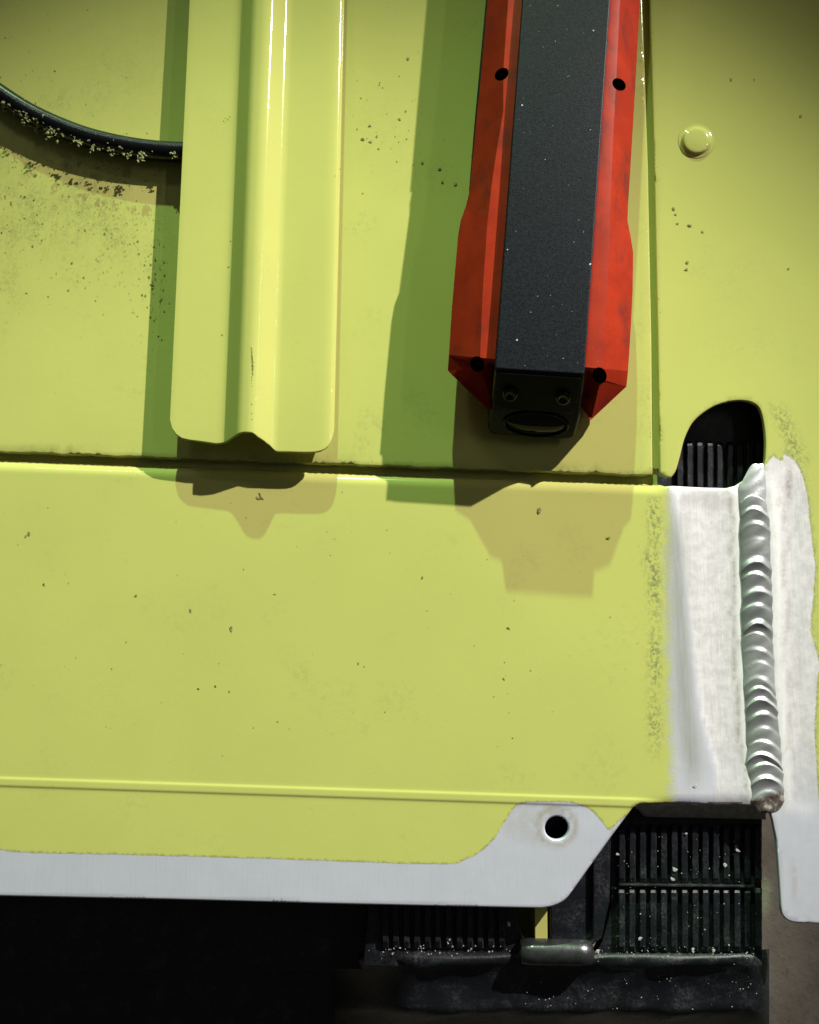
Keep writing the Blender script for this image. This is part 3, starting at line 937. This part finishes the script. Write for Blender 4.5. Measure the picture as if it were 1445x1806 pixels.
# ------------------------------------------------------------------ loose dirt
def flake(verts, faces, c, r, flat=.09, n=7, elong=1.0, jag=.45):
    """one tiny irregular crumb"""
    a0 = random.uniform(0, 6.28); a = len(verts)
    pr = []
    for k in range(n):
        t = 2 * math.pi * k / n
        rr = r * random.uniform(1 - jag, 1 + jag)
        x, y = rr * elong * math.cos(t), rr * math.sin(t)
        pr.append((x * math.cos(a0) - y * math.sin(a0), x * math.sin(a0) + y * math.cos(a0)))
    for (x, y) in pr: verts.append(Vector((c[0] + x, c[1] + y, c[2])) * U)
    for (x, y) in pr: verts.append(Vector((c[0] + x * .6, c[1] + y * .6, c[2] + r * flat * random.uniform(.7, 1.3))) * U)
    for k in range(n): faces.append((a + k, a + (k + 1) % n, a + n + (k + 1) % n, a + n + k))
    faces.append(tuple(range(a + n, a + 2 * n)))

M_dirt = mat_basic('olive_grime', (.26, .265, .085), .9, 0, .5, 8, 3, .3, 1, .2).m
M_swarf = mat_basic('pale_lime_swarf', (.30, .31, .14), .85, 0, .5, 6, 2, .4, 1, .3).m
M_dust = mat_basic('pale_dust', (.45, .46, .44), .8, 0, .4, 6, 2, .3, 1, .3).m

v, f = [], []
def speck(x, y, r, z=0.7, **k): flake(v, f, PU(x, y, z), r, **k)
for _ in range(90): speck(random.uniform(0, 250), random.uniform(0, 560), random.choice([.6, .7, .9, 1.2, 1.9]))
for _ in range(210):
    x, y = random.gauss(60, 70), random.gauss(375, 55)
    if 0 < x < 262 and y > 300 + .05 * x: speck(x, y, random.choice([.5, .6, .7, .8, 1, 1.7]))
for _ in range(150):
    x, y = random.gauss(215, 40), random.gauss(400, 60)
    if x < 268: speck(x, y, random.choice([.5, .7, .8, 1.1]))
for _ in range(90): speck(random.gauss(272, 14), random.gauss(480, 55), random.choice([.5, .8, 1.1, 1.8]))
for _ in range(70): speck(random.uniform(10, 300), 245 + random.gauss(60, 6) - 80 * math.exp(-random.random() * 3), 1.0)
for (x, y) in ((720, 103), (716, 196), (640, 246), (665, 240), (653, 250), (668, 262), (780, 321), (804, 325), (775, 298), (745, 287), (705, 210), (652, 222)): speck(x, y, random.uniform(2, 3.4))
for _ in range(40): speck(random.gauss(700, 45), random.gauss(220, 70), random.choice([.7, .9, 1.3]))
for (x, y) in ((1213, 462), (1210, 475), (1188, 368), (1195, 394), (1216, 397), (1240, 408), (1391, 474), (1290, 140), (1331, 140), (1412, 205), (1192, 378)): speck(x, y, random.uniform(1.2, 2.8), elong=1.6)
for (x, y, r) in ((745, 1019, 2), (408, 1110, 3), (898, 1108, 2), (889, 1197, 1.6), (1073, 949, 2.2), (52, 941, 2.4), (46, 945, 1.8), (485, 1048, 1.8), (336, 1077, 2), (240, 1050, 1.5), (380, 1210, 1.6), (350, 1215, 1.3), (405, 1219, 1.4), (632, 1170, 1.2), (78, 1030, 1.6)): speck(x, y, r, elong=1.5)
speck(952, 900, 3.2, elong=2.0, flat=.1, jag=.3); speck(461, 876, 3, elong=2.2, flat=.1); speck(455, 878, 2, elong=2.4, flat=.1)
for _ in range(70): speck(random.uniform(0, 1150), random.uniform(850, 1360), random.choice([.5, .6, .8, 1.0]))
for _ in range(140):
    x = random.uniform(0, 1140); speck(x, seam_y(x) - abs(random.gauss(0, 3)) - 3, random.choice([.6, .9, 1.3]), -.2)
for _ in range(90):
    y = random.uniform(0, 830); speck(1140 + 18 * y / 840 + random.choice([-1, 1]) * (9 + abs(random.gauss(0, 3))), y, random.choice([.5, .7, 1.0]), 0)
for (x, y) in ((405, 206), (398, 209), (408, 424), (404, 470), (392, 590), (393, 735), (600, 298)): speck(x, y, 1.4, 42)
for (x0, y0_, x1, y1_) in ((444, 615, 446, 660), (444, 660, 444, 740)):
    for q in range(16):
        t = q / 15; 
        if y0_ > 650 and random.random() < .5: continue
        speck(x0 + (x1 - x0) * t, y0_ + (y1_ - y0_) * t, 1.3 if y0_ < 650 else .8, 66.0, elong=2.0)
grime = mk('grime_specks', v, f, M_dirt, None, False); tag(grime, 'scattered dark olive dirt specks on the lime paint', 'dirt', kind='stuff')

v, f = [], []
for _ in range(330):
    i = int(len(cp) * random.uniform(.18, .9)); i = min(i, len(cp) - 2)
    x, y = cp[i]
    dens = np.interp(x, [0, 60, 110, 160, 200, 330], [1, .9, .55, .2, .09, .03])
    if random.random() > dens: continue
    p = PU(x, y, 18)
    off_ = random.gauss(15, 5); hz = 19 + 16 * math.sqrt(max(0, 1 - min(1, (off_ / 19) ** 2))) + random.uniform(-1, 3)
    dx, dy = -.45 * off_, -.9 * off_
    flake(v, f, np.array([p[0] + dx + random.uniform(-4, 4), p[1] + dy, hz]), random.uniform(.8, 2.8), .5, 7, 1.5, .65)
for (x, y) in ((45, 215), (95, 240), (88, 234), (138, 252), (165, 262), (196, 268), (225, 272), (246, 273), (250, 280), (305, 274)):
    for _ in range(9): flake(v, f, PU(x + random.gauss(0, 5), y + random.gauss(0, 4), 34), random.uniform(1.0, 2.6), .8, 5, 1.5)
sw = mk('swarf', v, f, M_swarf, None, False); tag(sw, 'pale lime swarf crumbs clinging along the black cable', 'swarf', kind='stuff')

v, f = [], []
for _ in range(70): speck(random.uniform(1085, 1335), random.uniform(1470, 1690), random.choice([.35, .5, .6, .8, 1.1]), ZB + .5)
for _ in range(60): speck(random.uniform(1050, 1335), random.gauss(1680, 8), random.choice([.4, .6, .8, 1.2]), ZB + 2)
for _ in range(45): speck(random.uniform(650, 900), random.gauss(1676, 6), random.choice([.7, 1, 1.5]), ZB + 1)
for _ in range(60): speck(random.uniform(900, 1340), random.uniform(1700, 1780), random.choice([.5, .7, 1]), ZB - 14)
for (x, y, r) in ((1190, 1534, 3.4), (1187, 1550, 2.4), (1280, 1526, 2.6), (1302, 1500, 2.5), (1222, 1676, 3), (1259, 1676, 3), (1055, 1678, 3.4), (1130, 1655, 2.6), (897, 1630, 3), (1090, 1507, 2), (1210, 1470, 1.8)): speck(x, y, r, ZB + 2, elong=1.4)
for (x, y, r) in ((748, 1569, 3), (640, 1585, 2), (632, 1548, 2.2), (1226, 1386, 3.2)): speck(x, y, r, -6 if y > 1400 else 1, elong=1.3)
for _ in range(48):
    y = random.uniform(0, 650); speck(random.uniform(930, 1065) - y * .07, y, random.choice([.35, .45, .6, .8]), HT + .4)
for (x, y, r) in ((921, 186, 1.8), (1041, 466, 2), (895, 440, 1.4), (912, 600, 1.8), (1047, 54, 1.6)): speck(x, y, r, HT + .4)
du = mk('dust_specks', v, f, M_dust, None, False); tag(du, 'pale dust crumbs sprinkled on the black plastic and the tool case', 'dust', kind='stuff')
